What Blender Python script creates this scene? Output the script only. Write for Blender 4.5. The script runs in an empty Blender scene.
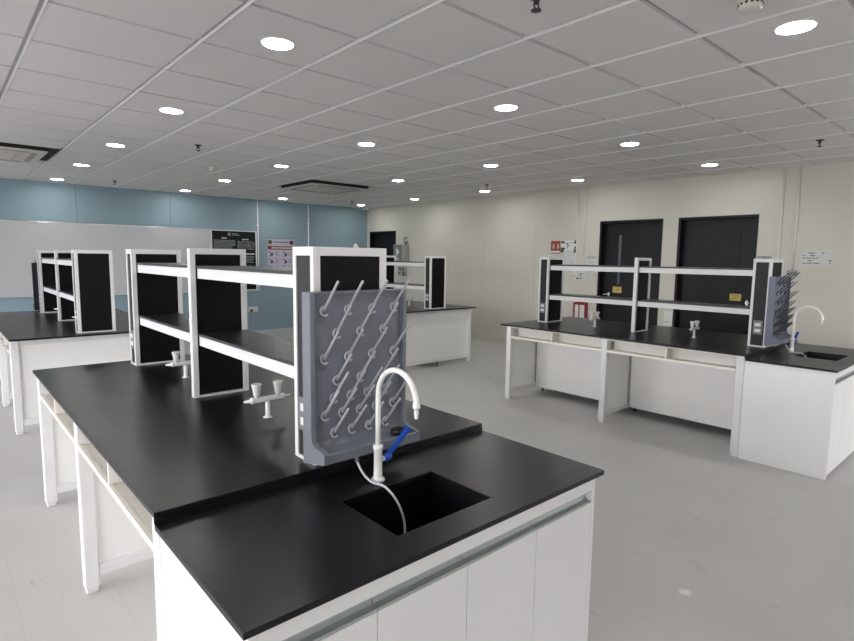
import bpy, bmesh, math
from mathutils import Vector, Matrix

SC = bpy.context.scene
COL = SC.collection
PI = math.pi

# ------------------------------------------------------------------ materials
MATS = {}


def mat(name, color, rough=0.5, metal=0.0, spec=0.5, bump=0.0, bscale=40.0, vary=0.0, vscale=6.0,
        rvary=0.0, emit=None, estr=0.0, coat=0.0):
    """Principled material with procedural noise for tone, roughness and bump."""
    m = bpy.data.materials.new(name)
    m.use_nodes = True
    nt = m.node_tree
    b = nt.nodes['Principled BSDF']
    b.inputs['Base Color'].default_value = (*color, 1)
    b.inputs['Roughness'].default_value = rough
    b.inputs['Metallic'].default_value = metal
    b.inputs['Specular IOR Level'].default_value = spec
    b.inputs['Coat Weight'].default_value = coat
    tc = nt.nodes.new('ShaderNodeTexCoord')
    if vary:
        n = nt.nodes.new('ShaderNodeTexNoise')
        n.inputs['Scale'].default_value = vscale
        n.inputs['Detail'].default_value = 5
        nt.links.new(tc.outputs['Object'], n.inputs['Vector'])
        r = nt.nodes.new('ShaderNodeValToRGB')
        r.color_ramp.elements[0].position = 0.3
        r.color_ramp.elements[1].position = 0.7
        r.color_ramp.elements[0].color = (*[max(0, c * (1 - vary)) for c in color], 1)
        r.color_ramp.elements[1].color = (*[min(1, c * (1 + vary)) for c in color], 1)
        nt.links.new(n.outputs['Fac'], r.inputs['Fac'])
        nt.links.new(r.outputs['Color'], b.inputs['Base Color'])
    if rvary:
        n = nt.nodes.new('ShaderNodeTexNoise')
        n.inputs['Scale'].default_value = 9
        n.inputs['Detail'].default_value = 6
        nt.links.new(tc.outputs['Object'], n.inputs['Vector'])
        r = nt.nodes.new('ShaderNodeMapRange')
        r.inputs['To Min'].default_value = rough - rvary
        r.inputs['To Max'].default_value = rough + rvary
        nt.links.new(n.outputs['Fac'], r.inputs['Value'])
        nt.links.new(r.outputs['Result'], b.inputs['Roughness'])
    if bump:
        n = nt.nodes.new('ShaderNodeTexNoise')
        n.inputs['Scale'].default_value = bscale
        n.inputs['Detail'].default_value = 4
        nt.links.new(tc.outputs['Object'], n.inputs['Vector'])
        bp = nt.nodes.new('ShaderNodeBump')
        bp.inputs['Strength'].default_value = bump
        bp.inputs['Distance'].default_value = 0.004
        nt.links.new(n.outputs['Fac'], bp.inputs['Height'])
        nt.links.new(bp.outputs['Normal'], b.inputs['Normal'])
    if emit:
        b.inputs['Emission Color'].default_value = (*emit, 1)
        b.inputs['Emission Strength'].default_value = estr
    MATS[name] = m
    return m


mat('white_powdercoat', (0.76, 0.76, 0.755), 0.38, vary=0.02, rvary=0.05)
mat('white_laminate', (0.83, 0.83, 0.815), 0.42, vary=0.02, vscale=2)
mat('white_panel', (0.89, 0.885, 0.865), 0.45, vary=0.015, vscale=2)
mat('cubby_laminate', (0.84, 0.81, 0.75), 0.5, vary=0.02)
mat('black_worktop', (0.0075, 0.0075, 0.0090), 0.31, vary=0.25, vscale=14, rvary=0.04, spec=0.34)
mat('black_resin', (0.006, 0.006, 0.007), 0.30, vary=0.2, rvary=0.05)
mat('black_panel', (0.004, 0.0035, 0.004), 0.55, spec=0.18, vary=0.15, vscale=20)
mat('grey_duct_panel', (0.022, 0.021, 0.021), 0.5, spec=0.3, vary=0.1)
mat('shelf_board', (0.022, 0.020, 0.020), 0.34, vary=0.2, rvary=0.06)
mat('grey_plastic', (0.165, 0.182, 0.212), 0.46, vary=0.05, vscale=4, bump=0.05)
mat('peg_plastic', (0.44, 0.455, 0.48), 0.35, vary=0.04)
mat('dark_plastic', (0.015, 0.015, 0.022), 0.45, vary=0.1)
mat('rack_blue_grey', (0.155, 0.175, 0.235), 0.45, vary=0.05)
mat('rack_peg_backlit', (0.07, 0.075, 0.09), 0.4, vary=0.05)  # pegs coloured darker to imitate being lit from behind
mat('white_enamel', (0.83, 0.83, 0.80), 0.22, coat=0.3, vary=0.02)
mat('blue_plastic', (0.012, 0.075, 0.42), 0.3, vary=0.06)
mat('pale_blue_plastic', (0.55, 0.70, 0.80), 0.3, vary=0.03)
mat('black_rubber', (0.012, 0.012, 0.013), 0.45, vary=0.1)
mat('hose_plastic', (0.55, 0.56, 0.60), 0.18, vary=0.05, coat=0.4)
mat('aluminium', (0.42, 0.455, 0.45), 0.5, metal=0.35, vary=0.03, vscale=3, rvary=0.05)
mat('ceiling_tile', (0.74, 0.725, 0.715), 0.9, bump=0.10, bscale=180, vary=0.015, vscale=1.5)
mat('lit_groove_edge', (0.93, 0.93, 0.92), 0.35, vary=0.01)  # near-white, so the groove edges look lit from the windows
mat('ceiling_grid_shaded', (0.50, 0.495, 0.49), 0.55, vary=0.02)  # toned down to put the groove shadow into the colour
mat('wall_beige', (0.60, 0.585, 0.52), 0.42, vary=0.02, vscale=1.2, bump=0.02, bscale=3)
mat('wall_blue', (0.245, 0.345, 0.395), 0.5, vary=0.03, vscale=1.2, bump=0.02, bscale=4)
mat('wall_white', (0.78, 0.77, 0.75), 0.7, vary=0.02)
mat('whiteboard_face', (0.50, 0.505, 0.52), 0.30, vary=0.02, vscale=2)
mat('door_black', (0.007, 0.0075, 0.009), 0.40, spec=0.25, vary=0.12, vscale=3)
mat('door_frame_black', (0.005, 0.005, 0.007), 0.40, spec=0.25, vary=0.1)
mat('glass_dark', (0.10, 0.115, 0.125), 0.12, vary=0.05)
mat('yellow_sign', (0.58, 0.44, 0.11), 0.5, vary=0.05)
mat('steel', (0.68, 0.68, 0.68), 0.3, metal=0.9, vary=0.02)
mat('red_sign', (0.32, 0.045, 0.038), 0.45, vary=0.05)
mat('red_cabinet', (0.22, 0.015, 0.018), 0.35, vary=0.05)
mat('sign_white', (0.74, 0.75, 0.74), 0.5, vary=0.02)
mat('sign_pink', (0.62, 0.42, 0.36), 0.5, vary=0.03)
mat('sign_green', (0.055, 0.07, 0.045), 0.5, vary=0.1)
mat('sign_teal', (0.42, 0.56, 0.56), 0.5, vary=0.04)
mat('paper', (0.62, 0.63, 0.60), 0.55, vary=0.02)
mat('conduit_cream', (0.74, 0.72, 0.655), 0.4, vary=0.02)
mat('paper_grey', (0.45, 0.47, 0.46), 0.55, vary=0.03)
mat('ink', (0.035, 0.037, 0.04), 0.6, vary=0.1)
mat('ink_grey', (0.20, 0.22, 0.22), 0.6, vary=0.1)
mat('poster_black', (0.010, 0.012, 0.012), 0.45, spec=0.2, vary=0.1)
mat('poster_text', (0.26, 0.28, 0.27), 0.6, vary=0.1)
mat('poster_heading', (0.62, 0.64, 0.62), 0.6, vary=0.04)
mat('poster_lilac', (0.52, 0.49, 0.60), 0.45, vary=0.02)
mat('poster_red', (0.20, 0.018, 0.03), 0.5, vary=0.05)
mat('emblem_olive', (0.20, 0.19, 0.05), 0.5, vary=0.1)
mat('emblem_maroon', (0.20, 0.03, 0.035), 0.5, vary=0.1)
mat('icon_blue', (0.07, 0.07, 0.14), 0.5, vary=0.1)
mat('box_green', (0.185, 0.21, 0.19), 0.5, vary=0.06)
mat('box_grey', (0.33, 0.34, 0.31), 0.5, vary=0.05)
mat('switch_grey', (0.28, 0.29, 0.29), 0.45, vary=0.05)
mat('socket_plate', (0.17, 0.175, 0.18), 0.4, vary=0.04)
mat('socket_white', (0.75, 0.75, 0.73), 0.4, vary=0.02)
mat('black_void', (0.012, 0.012, 0.012), 0.8, vary=0.1)
mat('unit_white', (0.66, 0.64, 0.61), 0.5, vary=0.02)
mat('unit_beige', (0.58, 0.55, 0.51), 0.5, vary=0.02)
mat('brown_vent', (0.36, 0.31, 0.28), 0.5, vary=0.05)
mat('detector_white', (0.66, 0.64, 0.58), 0.45, vary=0.02)
mat('sprinkler_dark', (0.05, 0.05, 0.05), 0.4, metal=0.5, vary=0.05)
mat('lamp_white', (0.85, 0.85, 0.85), 0.4, vary=0.01)
mat('lamp_glow', (0.9, 0.9, 0.9), 0.5, emit=(1.0, 0.985, 0.95), estr=74.0)
mat('window_frame', (0.72, 0.72, 0.72), 0.4, vary=0.02)


def floor_material():
    m = bpy.data.materials.new('vinyl_floor')
    m.use_nodes = True
    nt = m.node_tree
    b = nt.nodes['Principled BSDF']
    tc = nt.nodes.new('ShaderNodeTexCoord')
    n1 = nt.nodes.new('ShaderNodeTexNoise')
    n1.inputs['Scale'].default_value = 1.1
    n1.inputs['Detail'].default_value = 7
    nt.links.new(tc.outputs['Object'], n1.inputs['Vector'])
    r = nt.nodes.new('ShaderNodeValToRGB')
    r.color_ramp.elements[0].position = 0.32
    r.color_ramp.elements[1].position = 0.70
    r.color_ramp.elements[0].color = (0.46, 0.455, 0.44, 1)
    r.color_ramp.elements[1].color = (0.51, 0.505, 0.49, 1)
    nt.links.new(n1.outputs['Fac'], r.inputs['Fac'])
    # scuffs: sparse darker streaks with a shape of their own
    mp = nt.nodes.new('ShaderNodeMapping')
    mp.inputs['Scale'].default_value = (3.2, 1.4, 1)
    mp.inputs['Rotation'].default_value = (0, 0, 0.6)
    nt.links.new(tc.outputs['Object'], mp.inputs['Vector'])
    n2 = nt.nodes.new('ShaderNodeTexNoise')
    n2.inputs['Scale'].default_value = 3.2
    n2.inputs['Detail'].default_value = 9
    n2.inputs['Roughness'].default_value = 0.72
    nt.links.new(mp.outputs['Vector'], n2.inputs['Vector'])
    r2 = nt.nodes.new('ShaderNodeValToRGB')
    r2.color_ramp.elements[0].position = 0.60
    r2.color_ramp.elements[1].position = 0.67
    r2.color_ramp.elements[0].color = (0, 0, 0, 1)
    r2.color_ramp.elements[1].color = (0.48, 0.48, 0.48, 1)
    nt.links.new(n2.outputs['Fac'], r2.inputs['Fac'])
    mx = nt.nodes.new('ShaderNodeMix')
    mx.data_type = 'RGBA'
    nt.links.new(r2.outputs['Color'], mx.inputs['Factor'])
    nt.links.new(r.outputs['Color'], mx.inputs['A'])
    mx.inputs['B'].default_value = (0.28, 0.275, 0.26, 1)
    # sheet seams every 0.6 m along the room, tile joints across
    br = nt.nodes.new('ShaderNodeTexBrick')
    br.offset = 0.0
    br.inputs['Scale'].default_value = 1.0
    br.inputs['Brick Width'].default_value = 1.2
    br.inputs['Row Height'].default_value = 0.365
    br.inputs['Mortar Size'].default_value = 0.0022
    br.inputs['Mortar Smooth'].default_value = 0.4
    mp2 = nt.nodes.new('ShaderNodeMapping')
    mp2.inputs['Rotation'].default_value = (0, 0, PI / 2)
    mp2.inputs['Location'].default_value = (0.3, 0.235, 0)
    nt.links.new(tc.outputs['Object'], mp2.inputs['Vector'])
    nt.links.new(mp2.outputs['Vector'], br.inputs['Vector'])
    mul = nt.nodes.new('ShaderNodeMath')
    mul.operation = 'MULTIPLY'
    mul.inputs[1].default_value = 0.22
    nt.links.new(br.outputs['Fac'], mul.inputs[0])
    mx2 = nt.nodes.new('ShaderNodeMix')
    mx2.data_type = 'RGBA'
    nt.links.new(mul.outputs[0], mx2.inputs['Factor'])
    nt.links.new(mx.outputs['Result'], mx2.inputs['A'])
    mx2.inputs['B'].default_value = (0.30, 0.295, 0.285, 1)
    # a pale fleck on the floor
    ds = nt.nodes.new('ShaderNodeVectorMath')
    ds.operation = 'DISTANCE'
    ds.inputs[1].default_value = (2.164, .014, 0)
    nz = nt.nodes.new('ShaderNodeTexNoise')
    nz.inputs['Scale'].default_value = 60
    nt.links.new(tc.outputs['Object'], nz.inputs['Vector'])
    nt.links.new(tc.outputs['Object'], ds.inputs[0])
    ad = nt.nodes.new('ShaderNodeMath')
    ad.operation = 'MULTIPLY_ADD'
    ad.inputs[1].default_value = 0.05
    nt.links.new(nz.outputs['Fac'], ad.inputs[0])
    nt.links.new(ds.outputs['Value'], ad.inputs[2])
    fr = nt.nodes.new('ShaderNodeMapRange')
    fr.inputs['From Min'].default_value = 0.040
    fr.inputs['From Max'].default_value = 0.058
    fr.inputs['To Min'].default_value = 0.7
    fr.inputs['To Max'].default_value = 0.0
    nt.links.new(ad.outputs[0], fr.inputs['Value'])
    mx3 = nt.nodes.new('ShaderNodeMix')
    mx3.data_type = 'RGBA'
    nt.links.new(fr.outputs['Result'], mx3.inputs['Factor'])
    nt.links.new(mx2.outputs['Result'], mx3.inputs['A'])
    mx3.inputs['B'].default_value = (0.80, 0.80, 0.78, 1)
    nt.links.new(mx3.outputs['Result'], b.inputs['Base Color'])
    b.inputs['Roughness'].default_value = 0.42
    b.inputs['Specular IOR Level'].default_value = 0.4
    MATS['vinyl_floor'] = m


floor_material()


def glass_material():
    m = bpy.data.materials.new('window_glass')
    m.use_nodes = True
    nt = m.node_tree
    nt.nodes.clear()
    out = nt.nodes.new('ShaderNodeOutputMaterial')
    tr = nt.nodes.new('ShaderNodeBsdfTransparent')
    tr.inputs['Color'].default_value = (0.95, 0.95, 0.95, 1)
    gl = nt.nodes.new('ShaderNodeBsdfGlossy')
    gl.inputs['Roughness'].default_value = 0.02
    mx = nt.nodes.new('ShaderNodeMixShader')
    mx.inputs[0].default_value = 0.06
    nt.links.new(tr.outputs[0], mx.inputs[1])
    nt.links.new(gl.outputs[0], mx.inputs[2])
    nt.links.new(mx.outputs[0], out.inputs[0])
    MATS['window_glass'] = m


glass_material()

# ------------------------------------------------------------------ mesh helpers


class MB:
    """Collects shapes into one bmesh, then becomes one mesh object."""

    def __init__(self):
        self.bm = bmesh.new()
        self.mats = []

    def _mi(self, faces, m, smooth=False):
        if m is not None:
            if m not in self.mats:
                self.mats.append(m)
            i = self.mats.index(m)
            for f in faces:
                f.material_index = i
        if smooth:
            for f in faces:
                f.smooth = True

    def box(self, x0, x1, y0, y1, z0, z1, bev=0.0, m=None):
        bm = self.bm
        r = bmesh.ops.create_cube(bm, size=1.0)
        vs = r['verts']
        for v in vs:
            v.co = Vector(((x0 + x1) / 2 + v.co.x * (x1 - x0), (y0 + y1) / 2 + v.co.y * (y1 - y0),
                           (z0 + z1) / 2 + v.co.z * (z1 - z0)))
        fs = {f for v in vs for f in v.link_faces}
        self._mi(fs, m)
        if bev:
            es = list({e for v in vs for e in v.link_edges})
            rb = bmesh.ops.bevel(bm, geom=es, offset=bev, offset_type='OFFSET', segments=2, profile=0.5,
                                 affect='EDGES', clamp_overlap=True)
            self._mi(rb['faces'], m)
        return self

    def prism(self, prof, axis, a, b, m=None):
        """Extrude a closed 2D profile along axis 'x' (prof in y,z), 'y' (x,z) or 'z' (x,y)."""
        bm = self.bm

        def P(t, p):
            return {'x': (t, p[0], p[1]), 'y': (p[0], t, p[1]), 'z': (p[0], p[1], t)}[axis]
        v0 = [bm.verts.new(P(a, p)) for p in prof]
        v1 = [bm.verts.new(P(b, p)) for p in prof]
        n = len(prof)
        fs = []
        for i in range(n):
            fs.append(bm.faces.new((v0[i], v0[(i + 1) % n], v1[(i + 1) % n], v1[i])))
        fs.append(bm.faces.new(v0[::-1]))
        fs.append(bm.faces.new(v1))
        bmesh.ops.recalc_face_normals(bm, faces=fs)
        self._mi(fs, m)
        return self

    def tube(self, pts, rads, n=14, m=None, cap=True):
        """Round tube through pts with a radius per point (or one radius)."""
        bm = self.bm
        pts = [Vector(p) for p in pts]
        if not isinstance(rads, (list, tuple)):
            rads = [rads] * len(pts)
        rings = []
        ref = None
        for i, p in enumerate(pts):
            if i == 0:
                d = pts[1] - pts[0]
            elif i == len(pts) - 1:
                d = pts[-1] - pts[-2]
            else:
                d = (pts[i + 1] - p).normalized() + (p - pts[i - 1]).normalized()
                if d.length < 1e-6:
                    d = pts[i + 1] - p
            d.normalize()
            if ref is None:
                ref = Vector((0, 0, 1)) if abs(d.z) < 0.9 else Vector((1, 0, 0))
            u = (ref - d * ref.dot(d)).normalized()
            ref = u
            w = d.cross(u)
            rings.append([bm.verts.new(p + (u * math.cos(2 * PI * k / n) + w * math.sin(2 * PI * k / n)) * rads[i])
                          for k in range(n)])
        fs = []
        for a, b in zip(rings, rings[1:]):
            for k in range(n):
                fs.append(bm.faces.new((a[k], a[(k + 1) % n], b[(k + 1) % n], b[k])))
        self._mi(fs, m, True)
        if cap:
            c = [bm.faces.new(rings[0][::-1]), bm.faces.new(rings[-1])]
            self._mi(c, m)
            fs += c
        bmesh.ops.recalc_face_normals(bm, faces=fs)
        return self

    def lathe(self, cx, cy, prof, n=20, m=None):
        """Revolve (radius, z) profile about a vertical axis; sharp steps come from repeated points."""
        bm = self.bm
        rings = []
        for r, z in prof:
            rings.append([bm.verts.new((cx + r * math.cos(2 * PI * k / n), cy + r * math.sin(2 * PI * k / n), z))
                          for k in range(n)])
        fs = []
        for (ra, za), (rb, zb), a, b in zip(prof, prof[1:], rings, rings[1:]):
            flat = abs(za - zb) < 1e-5
            ff = []
            for k in range(n):
                ff.append(bm.faces.new((a[k], a[(k + 1) % n], b[(k + 1) % n], b[k])))
            self._mi(ff, m, not flat)
            fs += ff
        c = [bm.faces.new(rings[0][::-1]), bm.faces.new(rings[-1])]
        self._mi(c, m)
        fs += c
        bmesh.ops.recalc_face_normals(bm, faces=fs)
        return self

    def torus(self, c, axis, R, r, n=18, k=8, m=None, a0=0.0, a1=2 * PI):
        bm = self.bm
        c = Vector(c)
        ax = Vector(axis).normalized()
        t = Vector((1, 0, 0)) if abs(ax.x) < 0.9 else Vector((0, 1, 0))
        u = (t - ax * t.dot(ax)).normalized()
        w = ax.cross(u)
        full = abs(a1 - a0 - 2 * PI) < 1e-6
        cnt = n if full else n + 1
        rings = []
        for i in range(cnt):
            a = a0 + (a1 - a0) * i / n
            d = u * math.cos(a) + w * math.sin(a)
            rings.append([bm.verts.new(c + d * R + (d * math.cos(2 * PI * j / k) + ax * math.sin(2 * PI * j / k)) * r)
                          for j in range(k)])
        fs = []
        for i in range(n):
            a, b = rings[i], rings[(i + 1) % cnt]
            for j in range(k):
                fs.append(bm.faces.new((a[j], a[(j + 1) % k], b[(j + 1) % k], b[j])))
        if not full:
            fs += [bm.faces.new(rings[0]), bm.faces.new(rings[-1])]
        bmesh.ops.recalc_face_normals(bm, faces=fs)
        self._mi(fs, m, True)
        return self

    def link(self, name, default, parent=None, base=(0, 0, 0)):
        me = bpy.data.meshes.new(name)
        off = Vector(base)
        for v in self.bm.verts:
            v.co -= off
        self.bm.to_mesh(me)
        self.bm.free()
        for n in (self.mats or [default]):
            me.materials.append(MATS[n])
        o = bpy.data.objects.new(name, me)
        COL.objects.link(o)
        if parent is not None:
            o.parent = parent
        else:
            o.location = off
        return o


class Thing:
    """An Empty at a thing's base; parts are built in scene coordinates and stored about it."""

    def __init__(self, name, label, cat, base, group=None):
        o = bpy.data.objects.new(name, None)
        o.empty_display_size = 0.05
        COL.objects.link(o)
        o.location = base
        o['label'] = label
        o['category'] = cat
        if group:
            o['group'] = group
        self.o = o
        self.base = Vector(base)

    def part(self, name, mb, default, parent=None, label=None):
        p = mb.link(name, default, parent or self.o, self.base)
        if label:
            p['label'] = label
        return p


def tag(o, label, cat, group=None):
    o['label'] = label
    o['category'] = cat
    if group:
        o['group'] = group
    return o


def struct(name, mb, default, parent=None, base=(0, 0, 0)):
    o = mb.link(name, default, parent, base)
    o['kind'] = 'structure'
    return o


def dup(root, loc, rotz, label):
    """Copy a thing with its parts and sub-parts."""
    r = root.copy()
    COL.objects.link(r)
    r.location = loc
    r.rotation_euler = (0, 0, rotz)
    r['label'] = label
    for ch in root.children:
        c = ch.copy()
        COL.objects.link(c)
        c.parent = r
        for g in ch.children:
            d = g.copy()
            COL.objects.link(d)
            d.parent = c
    return r


def mono(name, mb, default, label, cat, base, group=None):
    """A thing that is one mesh, with its origin at its base."""
    o = mb.link(name, default, None, base)
    return tag(o, label, cat, group)


# ------------------------------------------------------------------ room shell
XL, XR, YN, YB, ZC = -5.0, 7.49, -3.6, 10.10, 2.73
struct('floor', MB().box(XL - .2, XR + .3, YN - .2, YB + .2, -0.10, 0.0), 'vinyl_floor')

# ceiling: grid backing plus tiles that stand proud of the grid (one surface)
mb = MB()
GX0, GY0, GS = 0.750, 1.580, 0.6285
xs = [GX0 + GS * k for k in range(-10, 12)]
ys = [GY0 + GS * k for k in range(-9, 15)]
xs[xs.index(GX0) - 1] = .045
xs = [XL] + [x for x in xs if XL + .1 < x < XR - .1] + [XR]
ys = [YN] + [y for y in ys if YN + .1 < y < YB - .1] + [YB]
# openings cut in the tiles for the two cassette units
AC = [(3.95, 5.14, 6.57, 7.78), (-0.50, 0.765, 6.52, 7.72)]
G = 0.0155
for i in range(len(xs) - 1):
    for j in range(len(ys) - 1):
        r = [xs[i] + (G if i else 0), xs[i + 1] - (G if i < len(xs) - 2 else 0),
             ys[j] + (G if j else 0), ys[j + 1] - (G if j < len(ys) - 2 else 0)]
        rects = [r]
        for a in AC:
            new = []
            for q in rects:
                if q[0] >= a[1] or q[1] <= a[0] or q[2] >= a[3] or q[3] <= a[2]:
                    new.append(q)
                    continue
                if q[0] < a[0]:
                    new.append([q[0], a[0], q[2], q[3]])
                if q[1] > a[1]:
                    new.append([a[1], q[1], q[2], q[3]])
                lo, hi = max(q[0], a[0]), min(q[1], a[1])
                if q[2] < a[2]:
                    new.append([lo, hi, q[2], a[2]])
                if q[3] > a[3]:
                    new.append([lo, hi, a[3], q[3]])
            rects = new
        for q in rects:
            if q[1] - q[0] > 0.01 and q[3] - q[2] > 0.01:
                mb.box(q[0], q[1], q[2], q[3], ZC, ZC + .019, m='ceiling_tile')
mb.box(XL - .2, XR + .3, YN - .2, YB + .2, ZC + .019, ZC + .15, m='ceiling_grid_shaded')
for xg in xs[1:-1]:
    segs = [(YN, YB)]
    for a in AC:
        if a[0] - .02 < xg < a[1] + .02:
            segs = [q for p in segs for q in ((p[0], min(p[1], a[2])), (max(p[0], a[3]), p[1])) if q[1] > q[0]]
    for p, q in segs:
        mb.box(xg + .0085, xg + .0152, p, q, ZC - .003, ZC + .019, m='lit_groove_edge')  # bright strip standing in for window light on the groove wall
struct('ceiling', mb, 'ceiling_tile')

# blue wall (with faint sheet joints), whiteboard is a thing of its own
mb = MB()
seams = [XL - .2, -3.09, -1.57, -0.05, 1.46, 2.98, 4.50, 6.02, XR + .3]
for a, b in zip(seams, seams[1:]):
    mb.box(a + .002, b - .002, YB, YB + .02, -0.02, ZC + .02)
mb.box(XL - .2, XR + .3, YB + .02, YB + .2, -0.02, ZC + .02)
struct('wall_back', mb, 'wall_blue')

# beige wall with three door openings
DOORS = [(2.784, 3.797), (1.538, 2.560), (8.976, 9.980)]
DH = 2.18
mb = MB()
cuts = sorted(DOORS)
y = YN - .2
bounds = []
for a, b in cuts:
    bounds.append((y, a, 0, ZC))
    bounds.append((a, b, DH, ZC))
    y = b
bounds.append((y, YB, 0, ZC))
joint = [6.264, 5.05]
for a, b, z0, z1 in bounds:
    ps = [a] + sorted(s for s in joint if a < s < b) + [b]
    for p, q in zip(ps, ps[1:]):
        mb.box(XR, XR + .2, p + (.0015 if p in joint else 0), q - (.0015 if q in joint else 0), z0, z1 + .02)
mb.box(XR + .2, XR + .3, YN - .2, YB, 0, ZC + .02)
struct('wall_right', mb, 'wall_beige')

# window walls: left and behind the camera (daylight comes in through them)
WZ0, WZ1 = 0.10, 2.60
LW = [(-3.0, -0.9), (-0.5, 1.6), (2.0, 4.1), (4.5, 6.6), (7.0, 9.1)]
mb = MB()
y = YN - .2
for a, b in LW:
    mb.box(XL - .2, XL, y, a, 0, ZC)
    mb.box(XL - .2, XL, a, b, 0, WZ0)
    mb.box(XL - .2, XL, a, b, WZ1, ZC)
    y = b
mb.box(XL - .2, XL, y, YB, 0, ZC)
struct('wall_left', mb, 'wall_white')
NW = [(5.0, 6.6)]
mb = MB()
x = XL
for a, b in NW:
    mb.box(x, a, YN - .2, YN, 0, ZC)
    mb.box(a, b, YN - .2, YN, 0, WZ0)
    mb.box(a, b, YN - .2, YN, WZ1, ZC)
    x = b
mb.box(x, XR, YN - .2, YN, 0, ZC)
struct('wall_near', mb, 'wall_white')


def window(idx, a, b, left):
    f = .05
    mb = MB()
    g = MB()

    def bx(q, u0, u1, z0, z1, d0, d1, bev=0):
        if left:
            q.box(XL - d1, XL - d0, u0, u1, z0, z1, bev)
        else:
            q.box(u0, u1, YN - d1, YN - d0, z0, z1, bev)
    mid = (a + b) / 2
    for u0, u1, z0, z1 in ((a, a + f, WZ0, WZ1), (b - f, b, WZ0, WZ1), (a + f, b - f, WZ0, WZ0 + f),
                           (a + f, b - f, WZ1 - f, WZ1), (mid - f / 2, mid + f / 2, WZ0 + f, WZ1 - f)):
        bx(mb, u0, u1, z0, z1, .06, .12, .004)
    o = struct('window_%d' % idx, mb, 'window_frame')
    bx(g, a + f, mid - f / 2, WZ0 + f, WZ1 - f, .085, .091)
    bx(g, mid + f / 2, b - f, WZ0 + f, WZ1 - f, .085, .091)
    p = g.link('window_pane', 'window_glass', o)
    # daylight is sampled through the opening
    ld = bpy.data.lights.new('daylight_portal', 'AREA')
    ld.shape = 'RECTANGLE'
    ld.size = b - a
    ld.size_y = WZ1 - WZ0
    ld.cycles.is_portal = True
    lo = bpy.data.objects.new('daylight_portal', ld)
    COL.objects.link(lo)
    if left:
        lo.location = (XL - .21, mid, (WZ0 + WZ1) / 2)
        lo.rotation_euler = (PI / 2, 0, -PI / 2)
    else:
        lo.location = (mid, YN - .21, (WZ0 + WZ1) / 2)
        lo.rotation_euler = (PI / 2, 0, 0)
        lo.rotation_euler = (-PI / 2, PI, 0)


k = 1
for a, b in LW:
    window(k, a, b, True)
    k += 1
for a, b in NW:
    window(k, a, b, False)
    k += 1


def door(idx, a, b, hinge_far, slit):
    d = .10
    fr = MB()
    fw = .035
    x1 = XR + .005
    fr.box(XR - .006, XR + .2, a, a + fw, 0, DH, .002)
    fr.box(XR - .006, XR + .2, b - fw, b, 0, DH, .002)
    fr.box(XR - .006, XR + .2, a + fw, b - fw, DH - fw, DH, .002)
    fr.box(XR + d - .018, XR + d, a + fw, a + fw + .015, 0, DH - fw)
    fr.box(XR + d - .018, XR + d, b - fw - .015, b - fw, 0, DH - fw)
    fr.box(XR + d - .018, XR + d, a + fw, b - fw, DH - fw - .015, DH - fw)
    o = struct('door_%d' % idx, fr, 'door_frame_black')
    lf = MB().box(XR + d, XR + d + .045, a + fw + .003, b - fw - .003, .006, DH - fw - .003, .002)
    leaf = lf.link('door_leaf', 'door_black', o)
    if slit:
        c = slit
        v = MB().box(XR + d - .006, XR + d + .002, c - .022, c + .022, 1.20, 1.96, .003)
        v.link('vision_panel', 'glass_dark' if slit > 3 else 'door_frame_black', leaf)
    h = b - .165 if hinge_far else a + .10
    if slit and slit > 3:
        h = 3.650
    q = MB()
    q.box(XR + d - .006, XR + d, h - .014, h + .014, .975, 1.065, .002)
    q.tube([(XR + d, h, 1.04), (XR + d - .05, h, 1.04)], .010, 10)
    s = 1 if h < (a + b) / 2 else -1
    q.tube([(XR + d - .05, h - .008 * s, 1.04), (XR + d - .05, h - .085 * s, 1.03)], .008, 10)
    q.link('door_handle', 'steel', leaf)


door(1, *DOORS[0], True, 3.495)
door(2, *DOORS[1], False, 1.790)
door(3, *DOORS[2], False, None)

# ------------------------------------------------------------------ lab benches
W, HS, HT, L1, L2 = 1.35, 0.8127, 0.8446, 0.600, 3.130
TS = 0.0165           # slab thickness
CX = W / 2
XC0, XC1 = 0.493, W - 0.493   # service core between the knee-hole panels


def bench_xf(dx, dy, flip):
    def f(p):
        x, y, z = p
        if flip:
            return (dx + W - x, dy + L2 - y, z)
        return (dx + x, dy + y, z)
    return f, (PI if flip else 0.0)


SITES = [bench_xf(0, 0, False), bench_xf(4.318, -.063, False), bench_xf(.012, 4.70, True), bench_xf(4.318, 4.72, True)]


def spread(th, labels, sites=None):
    """Place the thing built at the near bench, and copies of it at the other benches."""
    base = th.o.location.copy()
    out = [th.o]
    th.o['label'] = labels[0]
    for (f, rz), lab in list(zip(SITES, labels))[1:]:
        if lab is None:
            continue
        out.append(dup(th.o, f(base), rz, lab))
    return out


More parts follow.
